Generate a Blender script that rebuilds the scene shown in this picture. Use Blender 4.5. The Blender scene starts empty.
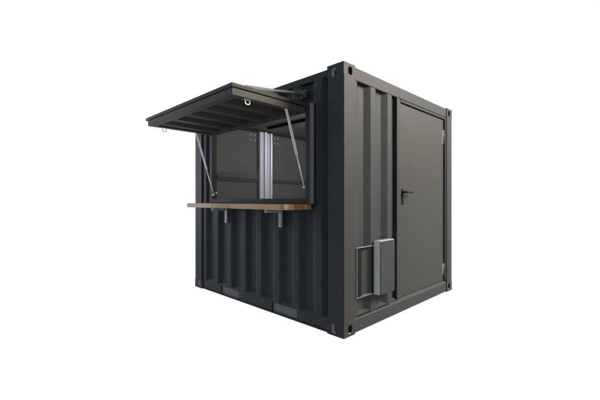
import bpy, bmesh, math
from mathutils import Vector, Matrix

# ------------------------------------------------------------------ scene, world, camera
S = bpy.context.scene
COL = S.collection
S.view_settings.view_transform = 'Standard'
S.view_settings.look = 'None'
S.view_settings.gamma = 1.0
S.view_settings.exposure = 0.0
S.render.engine = 'CYCLES'
S.cycles.max_bounces = 10
S.cycles.diffuse_bounces = 6
S.cycles.use_denoising = True

L, W, H = 2.803, 2.526, 2.591      # container length (hatch side), width (door side), height

w = bpy.data.worlds.new("World")
S.world = w
w.use_nodes = True
nt = w.node_tree
for n in list(nt.nodes):
    nt.nodes.remove(n)
out = nt.nodes.new('ShaderNodeOutputWorld')
bg = nt.nodes.new('ShaderNodeBackground')
tc = nt.nodes.new('ShaderNodeTexCoord')
dot = nt.nodes.new('ShaderNodeVectorMath'); dot.operation = 'DOT_PRODUCT'
dot.inputs[1].default_value = (-0.7071, 0.7071, 0.0)
mr = nt.nodes.new('ShaderNodeMapRange'); mr.interpolation_type = 'SMOOTHSTEP'
mr.inputs['From Min'].default_value = 0.02
mr.inputs['From Max'].default_value = 0.32
mx = nt.nodes.new('ShaderNodeMix'); mx.data_type = 'RGBA'
mx.inputs['B'].default_value = (1.04, 1.04, 1.04, 1)     # white studio behind
sep = nt.nodes.new('ShaderNodeSeparateXYZ')
mr2 = nt.nodes.new('ShaderNodeMapRange'); mr2.interpolation_type = 'SMOOTHSTEP'
mr2.inputs['From Min'].default_value = -0.85
mr2.inputs['From Max'].default_value = 0.7
mf = nt.nodes.new('ShaderNodeMix'); mf.data_type = 'RGBA'
mf.inputs['A'].default_value = (0.58, 0.73, 0.95, 1)      # cool side of the studio, in front of the hatch
mf.inputs['B'].default_value = (0.20, 0.20, 0.20, 1)      # dimmer side behind the camera's right
nt.links.new(tc.outputs['Generated'], sep.inputs[0])
nt.links.new(sep.outputs['X'], mr2.inputs['Value'])
nt.links.new(mr2.outputs['Result'], mf.inputs['Factor'])
nt.links.new(mf.outputs['Result'], mx.inputs['A'])
nt.links.new(tc.outputs['Generated'], dot.inputs[0])
nt.links.new(dot.outputs['Value'], mr.inputs['Value'])
nt.links.new(mr.outputs['Result'], mx.inputs['Factor'])
nt.links.new(mx.outputs['Result'], bg.inputs['Color'])
nt.links.new(bg.outputs[0], out.inputs['Surface'])

cam_d = bpy.data.cameras.new("camera")
cam = bpy.data.objects.new("camera", cam_d)
COL.objects.link(cam)
cam.location = (1.988, -2.564, 1.2955)
cam.rotation_euler = (math.radians(90), 0, math.radians(45))
cam_d.sensor_fit = 'HORIZONTAL'
cam_d.sensor_width = 36.0
cam_d.lens = 36.0 * 346.41 / 600.0
cam_d.clip_start = 0.05
cam_d.clip_end = 500
S.camera = cam
S.render.resolution_x, S.render.resolution_y = 1024, 683

def area(name, loc, target, size, power, color):
    d = bpy.data.lights.new(name, 'AREA')
    d.shape = 'SQUARE'; d.size = size; d.energy = power; d.color = color
    o = bpy.data.objects.new(name, d)
    COL.objects.link(o)
    o.location = loc
    v = Vector(target) - Vector(loc)
    o.rotation_euler = v.to_track_quat('-Z', 'Y').to_euler()
    return o

area('key_softbox', (5.6, 5.6, 6.3), (0, 1.2, 1.4), 4.0, 2600, (1.0, 0.91, 0.79))
area('fill_softbox', (8.0, -1.0, 1.0), (0, 0.4, 1.3), 3.0, 150, (1.0, 0.96, 0.90))
area('side_softbox', (-9.0, -1.7, 2.2), (-1.4, 0, 1.1), 3.0, 190, (0.90, 0.95, 1.0))
area('interior_fill', (-0.45, 1.45, 2.42), (-2.7, 1.2, 1.75), 0.5, 40, (1.0, 0.99, 0.97))  # unseen light added inside to brighten the interior

# ------------------------------------------------------------------ materials
def mat(name, base, rough=0.5, metal=0.0, spec=0.3, var=0.08, scale=6.0, bump=0.0, bscale=60.0):
    m = bpy.data.materials.new(name)
    m.use_nodes = True
    n = m.node_tree
    b = n.nodes['Principled BSDF']
    b.inputs['Metallic'].default_value = metal
    b.inputs['Specular IOR Level'].default_value = spec
    t = n.nodes.new('ShaderNodeTexCoord')
    no = n.nodes.new('ShaderNodeTexNoise')
    no.inputs['Scale'].default_value = scale
    no.inputs['Detail'].default_value = 5
    n.links.new(t.outputs['Object'], no.inputs['Vector'])
    cr = n.nodes.new('ShaderNodeMix'); cr.data_type = 'RGBA'
    cr.inputs['A'].default_value = tuple(c * (1 - var) for c in base) + (1,)
    cr.inputs['B'].default_value = tuple(min(1, c * (1 + var)) for c in base) + (1,)
    n.links.new(no.outputs['Fac'], cr.inputs['Factor'])
    n.links.new(cr.outputs['Result'], b.inputs['Base Color'])
    rr = n.nodes.new('ShaderNodeMapRange')
    rr.inputs['To Min'].default_value = max(0.02, rough - 0.06)
    rr.inputs['To Max'].default_value = min(1, rough + 0.06)
    n.links.new(no.outputs['Fac'], rr.inputs['Value'])
    n.links.new(rr.outputs['Result'], b.inputs['Roughness'])
    if bump:
        n2 = n.nodes.new('ShaderNodeTexNoise')
        n2.inputs['Scale'].default_value = bscale
        n2.inputs['Detail'].default_value = 3
        n.links.new(t.outputs['Object'], n2.inputs['Vector'])
        bm_ = n.nodes.new('ShaderNodeBump')
        bm_.inputs['Strength'].default_value = bump
        bm_.inputs['Distance'].default_value = 0.004
        n.links.new(n2.outputs['Fac'], bm_.inputs['Height'])
        n.links.new(bm_.outputs['Normal'], b.inputs['Normal'])
    return m

PAINT = mat('anthracite_paint', (0.033, 0.0355, 0.0375), 0.58, 0, 0.12, 0.06, 3.0, 0.03, 40)
DOORP = mat('anthracite_door_paint', (0.036, 0.037, 0.0365), 0.55, 0, 0.14, 0.05, 2.0, 0.02, 90)
LINING = mat('grey_interior_paint', (0.115, 0.115, 0.112), 0.6, 0, 0.25, 0.04, 3.0)
ZINC = mat('galvanised_steel', (0.52, 0.53, 0.55), 0.4, 0.2, 0.5, 0.08, 14.0)
STEEL = mat('brushed_steel', (0.66, 0.68, 0.76), 0.42, 0.25, 0.5, 0.05, 10.0)
GREYM = mat('grey_bracket_steel', (0.26, 0.28, 0.30), 0.45, 0.1, 0.4, 0.06, 12.0)
BLACK = mat('black_plastic', (0.010, 0.010, 0.010), 0.65, 0, 0.12, 0.1, 10.0)
RUBBER = mat('black_rubber_seal', (0.010, 0.010, 0.011), 0.7, 0, 0.08, 0.1, 10.0)
WHITE = mat('pale_plated_steel', (0.72, 0.72, 0.71), 0.35, 0.1, 0.5, 0.05, 12.0)
LINERM = mat('lit_pocket_grey', (0.125, 0.12, 0.11), 0.6, 0, 0.2, 0.12, 9.0)  # light on the inner pocket walls put into a paler grey
FLAPP = mat('warm_lit_underside_grey', (0.053, 0.050, 0.043), 0.6, 0, 0.12, 0.08, 4.0)  # warm light from below put into the flap's base colour
ARM = mat('grey_arm_paint', (0.11, 0.107, 0.10), 0.55, 0, 0.2, 0.06, 8.0)
HOLE = mat('lit_hole_grey', (0.42, 0.42, 0.43), 0.6, 0, 0.2, 0.15, 30.0)  # pale grey standing in for light on the hole walls
SIDE_HINGE = mat('lit_side_and_hinge_grey', (0.17, 0.175, 0.17), 0.5, 0, 0.3, 0.05, 8.0)  # hinge grey; on the hatch frame strip it paints in light
CEIL = mat('lit_ceiling_grey', (0.34, 0.335, 0.32), 0.7, 0, 0.2, 0.04, 3.0)  # lining grey lightened so the colour carries the ceiling's light
PALE = mat('pale_grey_coated_steel', (0.86, 0.87, 0.89), 0.45, 0, 0.4, 0.04, 8.0)
PLY = mat('brown_plywood_floor', (0.16, 0.10, 0.06), 0.6, 0, 0.3, 0.2, 5.0)

def wood():
    m = bpy.data.materials.new('butcher_block_wood')
    m.use_nodes = True
    n = m.node_tree; ln = n.links.new
    b = n.nodes['Principled BSDF']
    b.inputs['Roughness'].default_value = 0.45
    b.inputs['Specular IOR Level'].default_value = 0.3
    t = n.nodes.new('ShaderNodeTexCoord')
    sp = n.nodes.new('ShaderNodeSeparateXYZ'); ln(t.outputs['Object'], sp.inputs[0])
    def math_(op, a, bb=None):
        k = n.nodes.new('ShaderNodeMath'); k.operation = op
        for i, v in enumerate((a, bb)):
            if v is None: continue
            if isinstance(v, (int, float)): k.inputs[i].default_value = v
            else: ln(v, k.inputs[i])
        return k.outputs[0]
    row = math_('FLOOR', math_('DIVIDE', sp.outputs['Y'], 0.045))
    shift = math_('FRACT', math_('MULTIPLY', math_('SINE', math_('MULTIPLY', row, 12.9898)), 43.758))
    colx = math_('FLOOR', math_('ADD', math_('DIVIDE', sp.outputs['X'], 0.42), shift))
    cv = n.nodes.new('ShaderNodeCombineXYZ'); ln(row, cv.inputs[0]); ln(colx, cv.inputs[1])
    wn = n.nodes.new('ShaderNodeTexWhiteNoise'); wn.noise_dimensions = '3D'; ln(cv.outputs[0], wn.inputs['Vector'])
    ramp = n.nodes.new('ShaderNodeValToRGB')
    e = ramp.color_ramp.elements
    e[0].color = (0.26, 0.135, 0.062, 1); e[1].color = (0.49, 0.29, 0.14, 1)
    e.new(0.5).color = (0.40, 0.215, 0.095, 1)
    ln(wn.outputs['Value'], ramp.inputs[0])
    mp = n.nodes.new('ShaderNodeMapping'); mp.inputs['Scale'].default_value = (3, 60, 60)
    ln(t.outputs['Object'], mp.inputs[0])
    gr = n.nodes.new('ShaderNodeTexNoise'); gr.inputs['Scale'].default_value = 2.0; gr.inputs['Detail'].default_value = 6
    ln(mp.outputs[0], gr.inputs['Vector'])
    mr_ = n.nodes.new('ShaderNodeMapRange'); mr_.inputs['To Min'].default_value = 0.72; mr_.inputs['To Max'].default_value = 1.22
    ln(gr.outputs['Fac'], mr_.inputs['Value'])
    mu = n.nodes.new('ShaderNodeVectorMath'); mu.operation = 'SCALE'
    ln(ramp.outputs[0], mu.inputs[0]); ln(mr_.outputs[0], mu.inputs['Scale'])
    ln(mu.outputs[0], b.inputs['Base Color'])
    return m
WOOD = wood()

# ------------------------------------------------------------------ mesh helpers
def box(bm, x0, x1, y0, y1, z0, z1, rot=None):
    xs, ys, zs = sorted((x0, x1)), sorted((y0, y1)), sorted((z0, z1))
    v = [bm.verts.new((x, y, z)) for z in zs for y in ys for x in xs]
    for f in ((0, 2, 3, 1), (4, 5, 7, 6), (0, 1, 5, 4), (2, 6, 7, 3), (0, 4, 6, 2), (1, 3, 7, 5)):
        bm.faces.new([v[i] for i in f])
    return v

def prism(bm, pts, axis, a, b):
    """extrude the closed 2-D polygon pts along axis from a to b; pts are the two other axes in xyz order"""
    def mk(p, t):
        c = [0, 0, 0]; k = [i for i in range(3) if i != axis]
        c[k[0]], c[k[1]], c[axis] = p[0], p[1], t
        return bm.verts.new(c)
    A = [mk(p, a) for p in pts]; B = [mk(p, b) for p in pts]
    n = len(pts)
    for i in range(n):
        bm.faces.new((A[i], A[(i + 1) % n], B[(i + 1) % n], B[i]))
    bm.faces.new(A[::-1]); bm.faces.new(B)

def tube(bm, p0, p1, r0, r1=None, n=16):
    r1 = r0 if r1 is None else r1
    p0, p1 = Vector(p0), Vector(p1)
    d = (p1 - p0).normalized()
    u = d.cross(Vector((0, 0, 1)))
    if u.length < 1e-4: u = d.cross(Vector((1, 0, 0)))
    u.normalize(); v = d.cross(u)
    A, B = [], []
    for i in range(n):
        a = 2 * math.pi * i / n
        o = u * math.cos(a) + v * math.sin(a)
        A.append(bm.verts.new(p0 + o * r0)); B.append(bm.verts.new(p1 + o * r1))
    for i in range(n):
        f = bm.faces.new((A[i], A[(i + 1) % n], B[(i + 1) % n], B[i])); f.smooth = True
    bm.faces.new(A[::-1]); bm.faces.new(B)

def path_tube(bm, pts, r, n=10):
    pts = [Vector(p) for p in pts]
    rings = []
    ref = None
    for i, p in enumerate(pts):
        d = (pts[min(i + 1, len(pts) - 1)] - pts[max(i - 1, 0)]).normalized()
        if ref is None:
            ref = d.cross(Vector((0.31, 0.2, 0.93))).normalized()
        u = (ref - d * ref.dot(d)).normalized(); v = d.cross(u); ref = u
        rings.append([bm.verts.new(p + (u * math.cos(2 * math.pi * k / n) + v * math.sin(2 * math.pi * k / n)) * r) for k in range(n)])
    for a, b in zip(rings, rings[1:]):
        for k in range(n):
            f = bm.faces.new((a[k], a[(k + 1) % n], b[(k + 1) % n], b[k])); f.smooth = True
    bm.faces.new(rings[0][::-1]); bm.faces.new(rings[-1])

def obj(name, bm, material, parent=None, bevel=0.0, seg=2, label=None):
    bmesh.ops.recalc_face_normals(bm, faces=bm.faces)
    me = bpy.data.meshes.new(name)
    bm.to_mesh(me); bm.free()
    me.materials.append(material)
    o = bpy.data.objects.new(name, me)
    COL.objects.link(o)
    if parent is not None:
        o.parent = parent
    if bevel:
        b = o.modifiers.new('bevel', 'BEVEL')
        b.width = bevel; b.segments = seg; b.limit_method = 'ANGLE'; b.angle_limit = math.radians(35)
        b.harden_normals = True
    if label:
        o['label'] = label
    return o

def BM():
    return bmesh.new()

def boxes(name, lst, material, parent, bevel=0.003, **k):
    bm = BM()
    for b in lst: box(bm, *b)
    return obj(name, bm, material, parent, bevel, **k)

# ------------------------------------------------------------------ the one thing
kiosk = bpy.data.objects.new('container_kiosk', None)
COL.objects.link(kiosk)
kiosk.location = (0, 0, 0)
kiosk['label'] = 'anthracite shipping container kiosk with open serving hatch, wooden counter and closed side door'
kiosk['category'] = 'container kiosk'

# corner posts with castings -----------------------------------------------------------
CW, CD, CH = 0.204, 0.178, 0.118     # casting along x, along y, height

def hole_face(bm, o, u, v, wu, hv, hc, hw, hh, depth, n):
    """rectangle o + u*[0,wu] + v*[0,hv] with an oval hole of size hw x hh centred at hc; hole wall goes inwards (-n)"""
    o, u, v, n = Vector(o), Vector(u), Vector(v), Vector(n)
    N = 32
    ring, inner, rect = [], [], []
    for i in range(N):
        a = 2 * math.pi * (i + 0.5) / N
        c, s = math.cos(a), math.sin(a)
        # superellipse: a rounded slot
        px = hc[0] + math.copysign(abs(c) ** 0.7, c) * hw / 2
        pz = hc[1] + math.copysign(abs(s) ** 0.7, s) * hh / 2
        ring.append(bm.verts.new(o + u * px + v * pz))
        inner.append(bm.verts.new(o + u * px + v * pz - n * depth))
        # matching point on the rectangle's border
        dx, dz = c, s
        tx = ((wu - hc[0]) / dx if dx > 0 else -hc[0] / dx) if abs(dx) > 1e-9 else 1e9
        tz = ((hv - hc[1]) / dz if dz > 0 else -hc[1] / dz) if abs(dz) > 1e-9 else 1e9
        t = min(tx, tz)
        rect.append((hc[0] + dx * t, hc[1] + dz * t))
    rv = [bm.verts.new(o + u * p[0] + v * p[1]) for p in rect]
    corners = [(0, 0), (wu, 0), (wu, hv), (0, hv)]
    def side(p):
        return (abs(p[0]) < 1e-6, abs(p[0] - wu) < 1e-6, abs(p[1]) < 1e-6, abs(p[1] - hv) < 1e-6)
    for i in range(N):
        j = (i + 1) % N
        a, b = rect[i], rect[j]
        f = [ring[i], rv[i]]
        if not any(p and q for p, q in zip(side(a), side(b))):
            cc = min(corners, key=lambda k: (k[0] - a[0]) ** 2 + (k[1] - a[1]) ** 2 + (k[0] - b[0]) ** 2 + (k[1] - b[1]) ** 2)
            f.append(bm.verts.new(o + u * cc[0] + v * cc[1]))
        f += [rv[j], ring[j]]
        bm.faces.new(f)
        g = bm.faces.new((ring[i], ring[j], inner[j], inner[i])); g.smooth = True

def casting(parent, sx, sy, top):
    """sx, sy: 0 at the near corner's side, 1 at the far side"""
    bm = BM()
    x0, x1 = (-CW, 0) if sx == 0 else (-L, -L + CW)
    y0, y1 = (0, CD) if sy == 0 else (W - CD, W)
    z0, z1 = (H - CH, H) if top else (0, CH)
    ox = x1 if sx == 0 else x0
    oy = y0 if sy == 0 else y1
    nx = 1 if sx == 0 else -1
    ny = -1 if sy == 0 else 1
    # face on the hatch side (normal y)
    hx = 0.087 if sx == 0 else 0.117
    hcz = 0.040 if top else 0.069
    hole_face(bm, (x0, oy, z0), (1, 0, 0), (0, 0, 1), CW, CH, ((CW - 0.117) if sx == 0 else 0.117, hcz), 0.052, 0.088, 0.05, (0, ny, 0))
    hole_face(bm, (ox, y0, z0), (0, 1, 0), (0, 0, 1), CD, CH, (0.10 if sy == 0 else CD - 0.10, 0.052 if top else 0.066), 0.066, 0.082, 0.03, (nx, 0, 0))
    # the four closed faces
    def q(*p): bm.faces.new([bm.verts.new(c) for c in p])
    q((x0, y0, z0), (x1, y0, z0), (x1, y1, z0), (x0, y1, z0))
    q((x0, y0, z1), (x1, y0, z1), (x1, y1, z1), (x0, y1, z1))
    ix = x0 if sx == 0 else x1
    q((ix, y0, z0), (ix, y1, z0), (ix, y1, z1), (ix, y0, z1))
    iy = y1 if sy == 0 else y0
    q((x0, iy, z0), (x1, iy, z0), (x1, iy, z1), (x0, iy, z1))
    bmesh.ops.remove_doubles(bm, verts=bm.verts, dist=1e-5)
    o = obj('corner_casting', bm, PAINT, parent)
    o.data.materials.append(HOLE)              # light inside the lashing holes, painted on as pale grey
    for p_ in o.data.polygons:
        if p_.use_smooth and abs(p_.normal.y) < 0.01: p_.material_index = 1
    return o

for sx in (0, 1):
    for sy in (0, 1):
        bm = BM()
        x0, x1 = (-0.196, 0) if sx == 0 else (-L, -L + 0.196)
        y0, y1 = (0, 0.19) if sy == 0 else (W - 0.172, W)
        rr = 0.011
        pts = []
        for cx, cy, a0 in ((x1 - rr, y0 + rr, -90), (x1 - rr, y1 - rr, 0), (x0 + rr, y1 - rr, 90), (x0 + rr, y0 + rr, 180)):
            for k in range(5):
                a = math.radians(a0 + 22.5 * k)
                pts.append((cx + rr * math.cos(a), cy + rr * math.sin(a)))
        prism(bm, pts, 2, CH, H - CH)
        p = obj('corner_post', bm, PAINT, kiosk)
        casting(p, sx, sy, True)
        casting(p, sx, sy, False)

# rails ------------------------------------------------------------------------------
for y0, y1 in ((0.016, 0.076), (W - 0.076, W - 0.016)):
    boxes('top_rail', [(-L + CW, -CW, y0, y1, 2.500, 2.570)], PAINT, kiosk, 0.006)
for x0, x1 in ((-0.07, -0.008), (-L + 0.008, -L + 0.07)):
    boxes('top_rail', [(x0, x1, CD, W - CD, 2.456, 2.584)], PAINT, kiosk, 0.010, seg=3)

def long_rail(y_out, y_in):
    bm = BM()
    xs = [-L + CW, -2.116, -1.705, -1.045, -0.636, -CW]
    for i in range(5):
        if i % 2 == 0:
            box(bm, xs[i], xs[i + 1], y_out, y_in, 0.022, 0.140)
        else:
            box(bm, xs[i], xs[i + 1], y_out, y_in, 0.128, 0.1402)
    d = -0.010 if y_out < y_in else 0.010
    box(bm, xs[0], xs[-1], y_out + d, y_in, 0.006, 0.021)          # bottom flange
    return obj('bottom_rail', bm, PAINT, kiosk, 0.002, 1)
long_rail(0.016, 0.074)
long_rail(W - 0.016, W - 0.074)
for x0, x1 in ((-0.075, -0.008), (-L + 0.008, -L + 0.075)):
    s = 1 if x0 > -1 else -1
    bm = BM()
    xo = x1 if s == 1 else x0
    xi = x0 if s == 1 else x1
    prism(bm, [(xo, 0.006), (xi, 0.006), (xi, 0.166), (xo - s * 0.045, 0.166), (xo - s * 0.016, 0.152), (xo, 0.128)], 1, CD, W - CD)
    obj('bottom_rail', bm, PAINT, kiosk, 0.004)
for a, b in ((-2.116, -1.705), (-1.045, -0.636)):
    bm = BM()
    t = 0.008
    y0, y1 = 0.020, W - 0.020
    box(bm, a - t, a, y0, y1, 0.022, 0.127)
    box(bm, b, b + t, y0, y1, 0.022, 0.127)
    box(bm, a, b, 0.076, W - 0.076, 0.120, 0.127)
    box(bm, a, b, 0.030, 0.034, 0.0215, 0.1275)          # added plates, painted pale to show lit inner pocket walls
    box(bm, a, b, W - 0.054, W - 0.050, 0.0215, 0.1275)
    obj('forklift_pocket', bm, LINERM, kiosk)
boxes('floor', [(-L + 0.08, -0.08, 0.08, W - 0.08, 0.131, 0.165)], PLY, kiosk)

# corrugated walls ----------------------------------------------------------------------
def corr_profile(a0, a1, first_peak, pitch=0.317, flat=0.08, slope=0.07):
    """list of (position, depth) from a0 to a1; depth 0 = proud, 1 = recessed; a proud flat starts at first_peak + k*pitch"""
    def f(t):
        u = (t - first_peak) % pitch
        if u < flat: return 0.0
        if u < flat + slope: return (u - flat) / slope
        if u < pitch - slope: return 1.0
        return 1 - (u - (pitch - slope)) / slope
    brk = {a0, a1}
    k = math.floor((a0 - first_peak) / pitch) - 1
    while first_peak + k * pitch < a1 + pitch:
        for o in (0, flat, flat + slope, pitch - slope):
            t = first_peak + k * pitch + o
            if a0 < t < a1: brk.add(t)
        k += 1
    return [(t, f(t)) for t in sorted(brk)]

def corr_sheet(bm, axis, a0, a1, z0, z1, first_peak, outer, inner, **k):
    """corrugated sheet along axis 0 or 1; outer/inner = coordinate of proud and recessed faces; 3 mm thick"""
    pr = corr_profile(a0, a1, first_peak, **k)
    sg = 1 if inner > outer else -1
    front = [(t, outer + (inner - outer) * d) for t, d in pr]
    back = [(t, v + sg * 0.003) for t, v in front]
    poly = front + back[::-1]
    if axis == 1:
        poly = [(v, t) for t, v in poly]
    prism(bm, poly, 2, z0, z1)

PK = -0.372
OP = (-2.304, -0.391, 1.255, 2.277)      # hatch frame outer: x0, x1, z0, z1
bm = BM()
Y0, Y1 = 0.016, 0.056
corr_sheet(bm, 0, -L + 0.196, OP[0], 0.140, 2.502, PK, Y0, Y1)
corr_sheet(bm, 0, OP[1], -0.196, 0.140, 2.502, PK, Y0, Y1)
corr_sheet(bm, 0, OP[0], OP[1], 0.140, OP[2], PK, Y0, Y1)
corr_sheet(bm, 0, OP[0], OP[1], OP[3], 2.502, PK, Y0, Y1)
wall = obj('corrugated_wall', bm, PAINT, kiosk, 0.006, 2)
bm = BM()
prism(bm, [(0.0195, 0.1407), (0.0555, 0.1407), (0.0555, 0.176)], 0, -L + CW, -CW)      # weld fillet on the rail, seen in the recesses
obj('weld_fillet', bm, PAINT, wall)

DF = (0.985, 2.352, 0.150, 2.456)        # door frame outer: y0, y1, z0, z1
bm = BM()
corr_sheet(bm, 1, 0.19, DF[0], 0.150, 2.458, 0.458, -0.010, -0.052, pitch=0.327, flat=0.086)
wall = obj('corrugated_wall', bm, PAINT, kiosk, 0.006, 2)
bm = BM()
prism(bm, [(-0.0135, 0.1665), (-0.0515, 0.1665), (-0.0515, 0.190)], 1, 0.1905, DF[0] - 0.001)
obj('weld_fillet', bm, PAINT, wall)
bm = BM()
corr_sheet(bm, 0, -L + 0.196, -0.196, 0.140, 2.502, PK, W - 0.016, W - 0.056)
obj('corrugated_wall', bm, PAINT, kiosk, 0.006, 2)
bm = BM()
corr_sheet(bm, 0, -L + 0.06, -0.06, 0.07, W - 0.07, PK, 0, 0.02)
for v in bm.verts:                          # lay the sheet flat: (x, depth, y) -> (x, y, z)
    x, d, y = v.co; v.co = (x, y, 2.570 - d)
obj('roof', bm, PAINT, kiosk, 0.004)

# interior lining -----------------------------------------------------------------------
IX0, IX1, IY0, IY1, IZ0, IZ1 = -2.745, -0.075, 0.066, W - 0.066, 0.166, 2.50
bm = BM()
t = 0.006
XO0, XO1 = -2.243, -0.452                  # clear opening
for a, b, c, d in ((IX0, XO0 - 0.11, IZ0, IZ1), (XO1 + 0.002, IX1, IZ0, IZ1),
                   (XO0 - 0.11, XO1 + 0.002, IZ0, 1.300), (XO0 - 0.11, XO1 + 0.002, 2.216, IZ1)):
    box(bm, a, b, IY0, IY0 + t, c, d)
box(bm, IX0, IX1, IY1 - t, IY1, IZ0, IZ1)
box(bm, IX1 - t, IX1, IY0 + t, IY1 - t, IZ0, IZ1)
obj('wall_lining', bm, LINING, kiosk)
boxes('ceiling', [(IX0, IX1, IY0, IY1, IZ1 + 0.001, IZ1 + 0.02)], CEIL, kiosk)
boxes('ceiling_channel', [(-2.45, -0.35, 1.10, 1.16, 2.468, 2.4995)], BLACK, kiosk)

# hatch frame ------------------------------------------------------------------------
bm = BM()
fy0, fy1 = -0.048, 0.030
box(bm, OP[0], XO0, fy0, fy1, OP[2], OP[3])
box(bm, XO1, OP[1], fy0, fy1, OP[2], OP[3])
box(bm, XO0, XO1, fy0, fy1, OP[2], 1.311)
box(bm, XO0, XO1, fy0 + 0.02, fy1, 2.215, OP[3] - 0.002)
hf = obj('hatch_frame', bm, PAINT, kiosk, 0.004)
boxes('lit_frame_side', [(OP[1] + 0.0005, OP[1] + 0.003, fy0 + 0.003, 0.012, OP[2] + 0.004, OP[3] - 0.002)], SIDE_HINGE, hf, 0.001, label='side of the hatch frame, the light on it painted as a pale grey strip')  # added strip, light on the frame side put into its colour

# the far end: a pair of cargo doors seen from inside -----------------------------------
MID = 1.293
def cargo_door(y0, y1, sgn):
    bm = BM()
    xo, xi = -L + 0.012, -L + 0.052
    box(bm, xo, xi, y0, y1, 0.17, 2.455)
    ra, rb = (y0 + 0.125, MID - 0.13) if sgn < 0 else (MID + 0.13, y1 - 0.04)
    for zb in (0.60, 1.585):                 # pressed ribs
        prism(bm, [(xi + 0.0005, zb), (xi + 0.052, zb + 0.070), (xi + 0.056, zb + 0.085), (xi + 0.0005, zb + 0.165)], 1, ra, rb)
    d = obj('cargo_door', bm, LINING, kiosk)
    # outside skin
    boxes('door_skin', [(-L + 0.004, xo - 0.0005, y0, y1, 0.17, 2.455)], PAINT, d, 0.003)
    ye = y0 if sgn < 0 else y1
    for z in (0.33, 0.95, 1.62, 2.25):
        b = BM()
        tube(b, (-L - 0.004, ye + sgn * 0.075, z), (-L - 0.004, ye + sgn * 0.075, z + 0.12), 0.013)
        box(b, -L - 0.008, -L + 0.003, min(ye, ye + sgn * 0.075), max(ye, ye + sgn * 0.075), z + 0.01, z + 0.11)
        obj('hinge', b, PAINT, d)
    return d
MID = 1.293
cargo_door(0.198, MID - 0.004, -1)
cargo_door(MID + 0.004, W - 0.176, 1)

# bright folded steel post where the doors meet
bm = BM()
px0 = -L + 0.056
yc = 1.27
prof = [(px0, yc - 0.135), (px0 + 0.060, yc - 0.135), (px0 + 0.070, yc - 0.125), (px0 + 0.070, yc - 0.062)]
for k in range(13):                                   # rounded centre bead
    a = math.pi * k / 12
    prof.append((px0 + 0.070 + 0.040 * math.sin(a), yc - 0.020 - 0.040 * math.cos(a)))
prof += [(px0 + 0.035, yc + 0.034), (px0 + 0.035, yc + 0.098), (px0 + 0.075, yc + 0.112), (px0 + 0.080, yc + 0.132), (px0, yc + 0.132)]
prism(bm, prof, 2, 0.168, 2.46)
post = obj('steel_post', bm, STEEL, kiosk)
for yb in (0.985, 1.075, 1.525, 1.60):
    for zb in (2.315, 2.405):
        b = BM()
        tube(b, (px0 - 0.004, yb, zb), (px0 + 0.006, yb, zb), 0.013, 0.010)
        obj('bolt', b, WHITE, post)

# ------------------------------------------------------------------ the lifted hatch flap
FX0, FX1, FY0, FY1 = -2.215, -0.452, -0.925, -0.052
ZT, ZB = 2.278, 2.176
flap = BM()
# frame: two side members, hinge member, outer member
fw = 0.075
box(flap, FX0, FX0 + fw, FY0, FY1, ZB, ZT - 0.042)
box(flap, FX1 - fw, FX1, FY0, FY1, ZB, ZT - 0.042)
box(flap, FX0 + fw, FX1 - fw, FY0, FY0 + 0.085, ZB, ZT - 0.042)
box(flap, FX0 + fw, FX1 - fw, FY1 - 0.06, FY1, ZB, ZT - 0.042)
flap_o = obj('hatch_flap', flap, FLAPP, kiosk, 0.004)
bm = BM()
# outer sheet with a lip that laps over the frame
box(bm, FX0 - 0.055, FX1 + 0.004, FY0 - 0.004, FY1 + 0.002, ZT - 0.034, ZT)
obj('lip', bm, PAINT, flap_o, 0.003)
boxes('dark_strip', [(FX0 + 0.006, FX1 - 0.006, FY0 + 0.006, FY1 - 0.004, ZT - 0.041, ZT - 0.035)], RUBBER, flap_o, 0)
bm = BM()
# corrugated panel inside the frame, ribs running from hinge to outer edge
ribs = corr_profile(FX0 + fw + 0.001, FX1 - fw - 0.001, PK, 0.317, 0.10, 0.06)
zz = lambda d: ZB + 0.012 + 0.040 * (1 - d)
fr = [(x, zz(d)) for x, d in ribs]
poly = fr + [(x, z + 0.003) for x, z in fr[::-1]]
prism(bm, poly, 1, FY0 + 0.086, FY1 - 0.061)
obj('corrugated_panel', bm, FLAPP, flap_o, 0.004)
for xh in (FX1 - 0.03, FX0 + 0.04):
    bm = BM()
    yh, r = -0.745, 0.0042
    pts = [(xh, yh - 0.024, ZB + 0.004), (xh, yh - 0.024, ZB - 0.030)]
    for i in range(1, 8):
        a = math.pi * i / 8
        pts.append((xh, yh - 0.024 * math.cos(a), ZB - 0.030 - 0.014 * math.sin(a)))
    pts += [(xh, yh + 0.024, ZB - 0.030), (xh, yh + 0.024, ZB + 0.004)]
    path_tube(bm, pts, r)
    box(bm, xh - 0.008, xh + 0.008, yh - 0.034, yh + 0.034, ZB - 0.004, ZB - 0.0005)
    obj('latch_loop', bm, WHITE, flap_o, label='small pale U-shaped latch loop')
for xc in (-0.62, -1.35, -2.05):
    bm = BM()
    tube(bm, (xc - 0.06, -0.050, 2.288), (xc + 0.06, -0.050, 2.288), 0.009)
    obj('hinge', bm, PAINT, flap_o)

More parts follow.
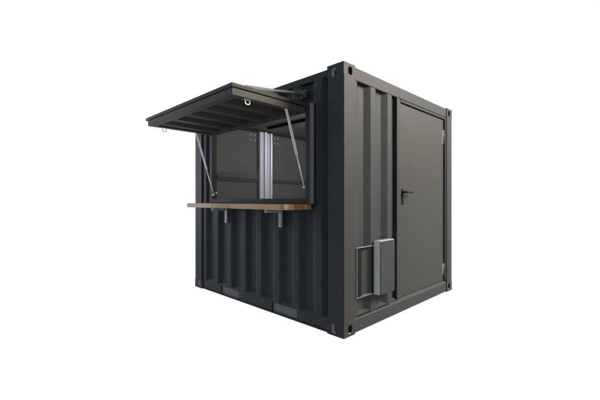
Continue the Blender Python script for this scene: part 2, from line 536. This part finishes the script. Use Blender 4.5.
# gas struts
for xs, zb, yt in ((-0.462, 1.425, -0.288), (-2.226, 1.365, -0.300)):
    p0, p1 = Vector((xs, -0.038, zb)), Vector((xs, yt, ZB + 0.004))
    if xs > -1: p0.x = p1.x = -0.478
    else: p0.x = p1.x = -2.212
    m = p0.lerp(p1, 0.42)
    bm = BM(); tube(bm, m, p1, 0.0125)
    st = obj('gas_strut', bm, ZINC, kiosk, 0.002)
    bm = BM(); tube(bm, p0, m, 0.007)
    obj('rod', bm, WHITE, st)
    bm = BM()
    dx = 0.025 if xs > -1 else -0.030
    tube(bm, p0 - Vector((0.010 if dx > 0 else -0.010, 0, 0)), p0 + Vector((dx, 0, 0)), 0.011)
    obj('ball_joint', bm, ZINC, st)
    bm = BM(); tube(bm, p1 - Vector((0.012, 0, 0)), p1 + Vector((0.012, 0, 0)), 0.012)
    obj('ball_joint', bm, ZINC, st)
bm = BM(); tube(bm, (-2.242, 0.012, 1.395), (-2.222, 0.012, 1.395), 0.016, 0.012)
obj('bolt', bm, WHITE, hf)

# stay arms above the flap
for xa in (-0.545, -2.15):
    bm = BM()
    p0 = Vector((xa, -0.030, 2.402)); p1 = Vector((xa, -0.72, 2.298))
    hw = 0.011
    def sect(p, h): return [bm.verts.new(p + Vector((sx * hw, 0, sz * h))) for sx, sz in ((-1, -1), (1, -1), (1, 1), (-1, 1))]
    A, B, C_ = sect(p0, 0.016), sect(p0.lerp(p1, 0.45), 0.011), sect(p1, 0.024)
    for q, r in ((A, B), (B, C_)):
        for i in range(4): bm.faces.new((q[i], q[(i + 1) % 4], r[(i + 1) % 4], r[i]))
    bm.faces.new(A[::-1]); bm.faces.new(C_)
    arm = obj('stay_arm', bm, ARM, kiosk, 0.003)
    bm = BM()
    box(bm, xa - 0.022, xa - 0.013, -0.062, 0.012, 2.376, 2.428)
    box(bm, xa + 0.013, xa + 0.022, -0.062, 0.012, 2.376, 2.428)
    box(bm, xa - 0.045, xa + 0.045, 0.0125, 0.0155, 2.360, 2.440)
    tube(bm, (xa - 0.028, -0.036, 2.402), (xa + 0.028, -0.036, 2.402), 0.008)
    obj('bracket', bm, ARM, arm)
    bm = BM()
    prism(bm, [(-0.80, 2.279), (-0.36, 2.279), (-0.36, 2.318), (-0.44, 2.328), (-0.72, 2.287)], 0, xa + 0.014, xa + 0.020)
    obj('gusset', bm, PAINT, arm)

# ------------------------------------------------------------------ counter and brackets
bm = BM(); box(bm, -2.345, -0.425, -0.362, 0.012, 1.199, 1.2535)
counter = obj('counter', bm, WOOD, kiosk, 0.004)
for xb in (-1.957, -0.880):
    bm = BM()
    box(bm, xb - 0.022, xb + 0.022, -0.215, 0.010, 1.158, 1.1985)
    box(bm, xb - 0.022, xb + 0.022, -0.014, 0.010, 0.992, 1.1575)
    obj('counter_bracket', bm, GREYM, kiosk, 0.002)

# ------------------------------------------------------------------ side door
bm = BM()
fx0, fx1 = -0.075, -0.008
ly0, ly1, lz0, lz1 = 1.085, 2.318, 0.172, 2.428
box(bm, fx0, fx1, DF[0], 1.045, DF[2] + 0.016, DF[3])
box(bm, fx0, fx1 - 0.010, 1.045, ly0, DF[2] + 0.016, DF[3])
box(bm, fx0, fx1 - 0.003, ly1, DF[1], DF[2] + 0.016, DF[3])
box(bm, fx0, fx1 - 0.006, ly0, ly1, lz1, DF[3])
df = obj('door_frame', bm, PAINT, kiosk, 0.004)
boxes('dark_strip', [(-0.074, -0.045, ly0 + 0.0005, ly1 - 0.0005, lz1 - 0.005, lz1 - 0.0005)], RUBBER, df, 0)
bm = BM()
box(bm, -0.07, -0.034, ly0 + 0.005, ly1 - 0.005, lz0 - 0.004, lz1 - 0.006)
door = obj('side_door', bm, DOORP, kiosk, 0.004)
bm = BM()
box(bm, -0.0335, -0.024, 1.135, 1.178, 1.245, 1.425)
hd = obj('door_handle', bm, BLACK, door, 0.004)
bm = BM()
path_tube(bm, [(-0.026, 1.156, 1.388), (0.012, 1.156, 1.388), (0.022, 1.162, 1.388), (0.026, 1.176, 1.388), (0.026, 1.30, 1.388), (0.024, 1.315, 1.388)], 0.0115, 12)
obj('lever', bm, BLACK, hd)
bm = BM(); tube(bm, (-0.026, 1.156, 1.29), (-0.021, 1.156, 1.29), 0.010)
obj('keyhole', bm, BLACK, hd)
for z0, z1 in ((2.075, 2.275), (0.235, 0.405)):
    bm = BM()
    tube(bm, (-0.026, ly1 - 0.022, z0), (-0.026, ly1 - 0.022, z1), 0.009)
    box(bm, -0.0335, -0.031, ly1 - 0.055, ly1 - 0.014, z0 + 0.005, z1 - 0.005)
    obj('hinge', bm, SIDE_HINGE, door)

# ------------------------------------------------------------------ two boxes on the door side
bm = BM()
y0, y1, z0, z1 = 0.196, 0.486, 0.330, 0.826
xb, xf = -0.055, 0.006
t = 0.006
box(bm, xb, xf - 0.002, y0, y0 + t, z0, z1)
box(bm, xb, xf - 0.002, y1 - t, y1, z0, z1)
box(bm, xb, xf - 0.002, y0 + t, y1 - t, z0, z0 + t)
box(bm, xb, xf - 0.002, y0 + t, y1 - t, z1 - t, z1)
ib = obj('inlet_box', bm, PAINT, kiosk, 0, label='shallow open-fronted box with pale steel rim')
boxes('back_plate', [(xb, -0.028, y0 + t, y1 - t, z0 + t, z1 - t)], PAINT, ib, 0)
boxes('dark_strip', [(-0.0278, -0.004, y0 + t + 0.0005, y0 + t + 0.088, z0 + t + 0.001, z1 - t - 0.001)], RUBBER, ib, 0)  # dark strip along the box's inner left edge
boxes('rim', [(-0.010, xf + 0.004, y0 - 0.004, y0 - 0.0005, z0 - 0.004, z1 + 0.004),
              (-0.010, xf + 0.004, y0, y1, z1 + 0.0005, z1 + 0.004)], GREYM, ib, 0)
boxes('ledge', [(-0.027, xf + 0.004, y0 + t, y1 - t, z0 + t + 0.0005, z0 + t + 0.006)], LINING, ib, 0)
bm = BM()
y0, y1, z0, z1 = 0.508, 0.792, 0.322, 0.872
box(bm, -0.008, 0.064, y0, y1, z0, z1)
mb = obj('meter_box', bm, PALE, kiosk, 0.003, label='closed shallow cabinet with pale steel sides and dark cover')
boxes('toned_top', [(-0.007, 0.0635, y0 + 0.001, y1 - 0.001, z1 + 0.0005, z1 + 0.004)], GREYM, mb, 0.001)  # added grey strip that tones down the brightly lit box top
boxes('cover', [(0.0645, 0.072, y0 + 0.001, y1 - 0.001, z0 + 0.001, z1 - 0.001)], PAINT, mb, 0.002)
